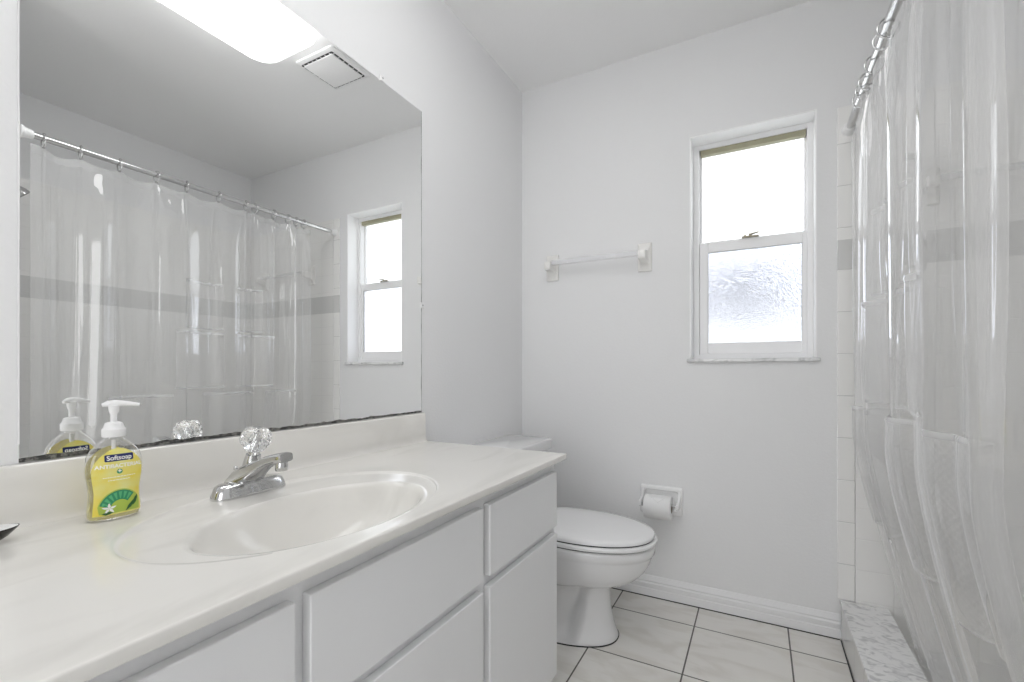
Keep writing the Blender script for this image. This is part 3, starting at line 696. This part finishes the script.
# ------------------------------------------------------------------ curtain rod, rings, curtain
RXr, RZr = 1.370, 1.908
rd = empty('curtain_rod', (RXr, 1.39, RZr), label='chrome shower curtain rod spanning the shower opening', cat='curtain rod')
b = BM(); lathe(b, [(.0125,YN+.030),(.0125,D-.032)], (RXr,0,RZr), 'y', 24); obj('rod', b, M['steel'], rd)
for y, s in ((YN+.0082, 1), (D-.0092, -1)):
    b = BM(); lathe(b, [(.024,y),(.024,y+s*.006),(.019,y+s*.012),(.0165,y+s*.034),(.0128,y+s*.036)][::1], (RXr,0,RZr), 'y', 24); obj('end_cap', b, M['white'], rd)
RY = [.712,.820,.950,1.085,1.215,1.362,1.500,1.556,1.668,1.755,1.812,1.868]
RY = [.712,.822,.953,1.092,1.218,1.368,1.509,1.559,1.671,1.760,1.813,1.867]
HZ = RZr-.045       # hole height
G = .1525
S = [(.05 + i*G) for i in range(12)]; STOT = S[-1]+.062
def ymap(s):
    if s <= S[0]: return RY[0] - (S[0]-s)*.7, 0, 0
    if s >= S[-1]: return RY[-1] + (s-S[-1])*.8, 11, 0
    for i in range(11):
        if S[i] <= s <= S[i+1]:
            t = (s-S[i])/G; return RY[i]+(RY[i+1]-RY[i])*t, i, t
def sfromy(y):
    if y <= RY[0]: return S[0]-(RY[0]-y)/.7
    for i in range(11):
        if y <= RY[i+1]: return S[i]+G*(y-RY[i])/(RY[i+1]-RY[i])
    return S[-1]+(y-RY[-1])/.8
rnd = random.Random(11)
creases = []
for i in range(12):                      # creases fan down from each hole
    for k in range(3):
        creases.append((S[i]+rnd.uniform(-.02,.02), rnd.uniform(-.045,.045), rnd.uniform(.004,.009), rnd.uniform(.004,.010)*rnd.choice((-1,1)), rnd.uniform(.75,1.35)))
longs = [(.13,.03,.012,.010),(.27,-.02,.016,-.013),(.36,.03,.010,.009),(.52,-.03,.014,.013),(.63,.02,.010,-.009),(.80,-.02,.013,.011),(.93,.03,.010,.010),(1.07,-.03,.014,-.012),(1.20,.02,.010,.010),(1.36,-.02,.012,.011),(1.50,.02,.010,-.010),(1.64,-.02,.012,.010)]
SG = [1,-1,1,-1,1,-1,1,-1,1,-1,1]
AM = []
for i in range(11):
    d = RY[i+1]-RY[i]; q = G/d; AM.append(min(.055, d/PI*2*math.sqrt(max(0,q-1))*.80))
BOT = .125
def curt(s, z, off=0.0):
    y, i, t = ymap(s); u = (HZ-z)/(HZ-BOT)      # 0 top, 1 bottom
    amp = AM[i]*SG[i]*math.sin(PI*t) if 0 < t < 1 else 0
    # folds relax lower down
    env = (.45+.55*sst(u/.08)) * (1-.30*sst((u-.35)/.5))
    x = amp*env
    x += .007*math.sin(2*PI*(s*5.3+.25*u)+1.1)*sst(u/.15)
    x += .010*noise.noise((s*4.2, u*.6, 2.0))*sst(u/.1)
    for c, sl, wd, am, ln in creases:
        if abs(s-c) < .10:
            e = 1-sst((u-.30*ln)/.35)
            if e > 0:
                cc = c + sl*u*1.2; ww = wd*(1+u*2)
                x += am*e*(math.exp(-((s-cc)/ww)**2))*(sst(u/.03)*.8+.2)
    # hangs outside at the top, swings in over the curb at the foot
    for c, sl, wd, am in longs:
        if abs(s-c) < .12: x += am*sst(u/.12)*math.exp(-((s-c-sl*u)/(wd*(1+.8*u)))**2)
    lean = .16*max(0, (u-.6)/.41)**1.3
    # the far end bellies out of the shower
    x += .004*sst((s-S[8])/(S[10]-S[8]))*sst(u/.12)
    y = y + .006*noise.noise((s*6, u*.7, 9.0))*sst(u/.1)
    zz_ = z
    if u < .05 and 0 < t < 1: zz_ = z - .016*math.sin(PI*t)*(1-u/.05)*min(1, (RY[i+1]-RY[i])/.12)
    return Vector((RXr + .004 + lean + x + off, y, zz_))
sc_ = empty('shower_curtain', (RXr, 1.39, BOT), label='clear vinyl shower curtain with rows of see-through mesh pockets', cat='shower curtain')
def patch(s0, s1, z0, z1, ns, nz, off, bulge=0, rag=0):
    b = BM(); uvl = b.loops.layers.uv.new('uv'); g = []
    for j in range(nz+1):
        row = []
        for i in range(ns+1):
            s = s0+(s1-s0)*i/ns; z = z0+(z1-z0)*j/nz
            k = bulge*math.sin(PI*i/ns)**.7*(.35+.65*math.sin(PI*min(1,(j/nz)*.75+.12))) if bulge else 0
            row.append((b.verts.new(curt(s, z, off-k)), (s*.5, z*.5)))
        g.append(row)
    for j in range(nz):
        for i in range(ns):
            q = (g[j][i], g[j][i+1], g[j+1][i+1], g[j+1][i]); f = b.faces.new([v[0] for v in q])
            for lp, v in zip(f.loops, q): lp[uvl].uv = v[1]
    return b
def uobj(name, b, m, parent):
    me = bpy.data.meshes.new(name); b.to_mesh(me); b.free(); o = bpy.data.objects.new(name, me); C.objects.link(o); me.materials.append(m)
    for p in me.polygons: p.use_smooth = True
    o.parent = parent; o.location = -parent.location if parent.parent is None else (0,0,0); return o
b = patch(.0, STOT, BOT, HZ+.012, 900, 72, 0); uobj('curtain_sheet', b, M['vinyl'], sc_)
b = patch(.0, STOT, HZ-.022, HZ+.012, 900, 3, -.0015); uobj('top_hem', b, M['tophem'], sc_)
def unlean(y, z):
    """sheet coordinate whose point at height z lies at depth y"""
    best = min((abs(curt(k*.002, z).y-y), k*.002) for k in range(int(STOT/.002)))
    return best[1]
for y0, y1, z0, z1 in ((1.200,1.385,1.22,1.45), (1.455,1.590,1.22,1.45),
                       (1.160,1.390,.925,1.20), (1.450,1.660,.925,1.20),
                       (.905,1.150,.54,.895), (1.30,1.555,.54,.895), (1.60,1.815,.54,.895)):
    s0, s1 = unlean(y0, z1), unlean(y1, z1)
    if s1-s0 < .06: s1 = s0+.1
    p = uobj('pocket', patch(s0, s1, z0, z1, 46, 26, -.003, .012), M['mesh'], sc_)
    uobj('pocket_hem', patch(s0, s1, z1-.010, z1+.003, 46, 2, -.0045, .009), M['hem'], p)
    uobj('pocket_hem', patch(s0, s1, z0-.004, z0+.004, 46, 1, -.0035, 0), M['hem'], p)
# rings: one built, eleven copied
def ring_mesh():
    b = BM(); torus(b, (0,0,-.009), .0235, .0025, 'y', 32, 8, 1, 1.12)
    me = bpy.data.meshes.new('curtain_ring'); bmesh.ops.recalc_face_normals(b, faces=b.faces); b.to_mesh(me); b.free()
    for p in me.polygons: p.use_smooth = True
    me.materials.append(M['steel']); return me
r0 = bpy.data.objects.new('curtain_ring', ring_mesh())
bb = BM(); lathe(bb, [(.0035,-.005),(.005,0),(.0035,.005)], (0,0,-.0345), 'y', 12)
bd0 = obj('ring_grip', bb, M['ringp'])
ordn = ['nearest the camera end','second from the near end','third from the near end','fourth from the near end','fifth from the near end','sixth from the near end','sixth from the window wall','fifth from the window wall','fourth from the window wall','third from the window wall','second from the window wall','closest to the window wall']
for i, y in enumerate(RY):
    o = r0 if i == 0 else r0.copy(); C.objects.link(o)
    yy = curt(S[i], HZ).y
    o.location = (RXr, yy, RZr); o.rotation_euler = (0, 0, .35*noise.noise((i*3.1, 1, 1)))
    c = bd0 if i == 0 else bd0.copy()
    if i: C.objects.link(c)
    c.parent = o; c.location = (0,0,0)
    tag(o, 'steel curtain ring on the rod, '+ordn[i], 'curtain ring', 'curtain rings along the shower rod')
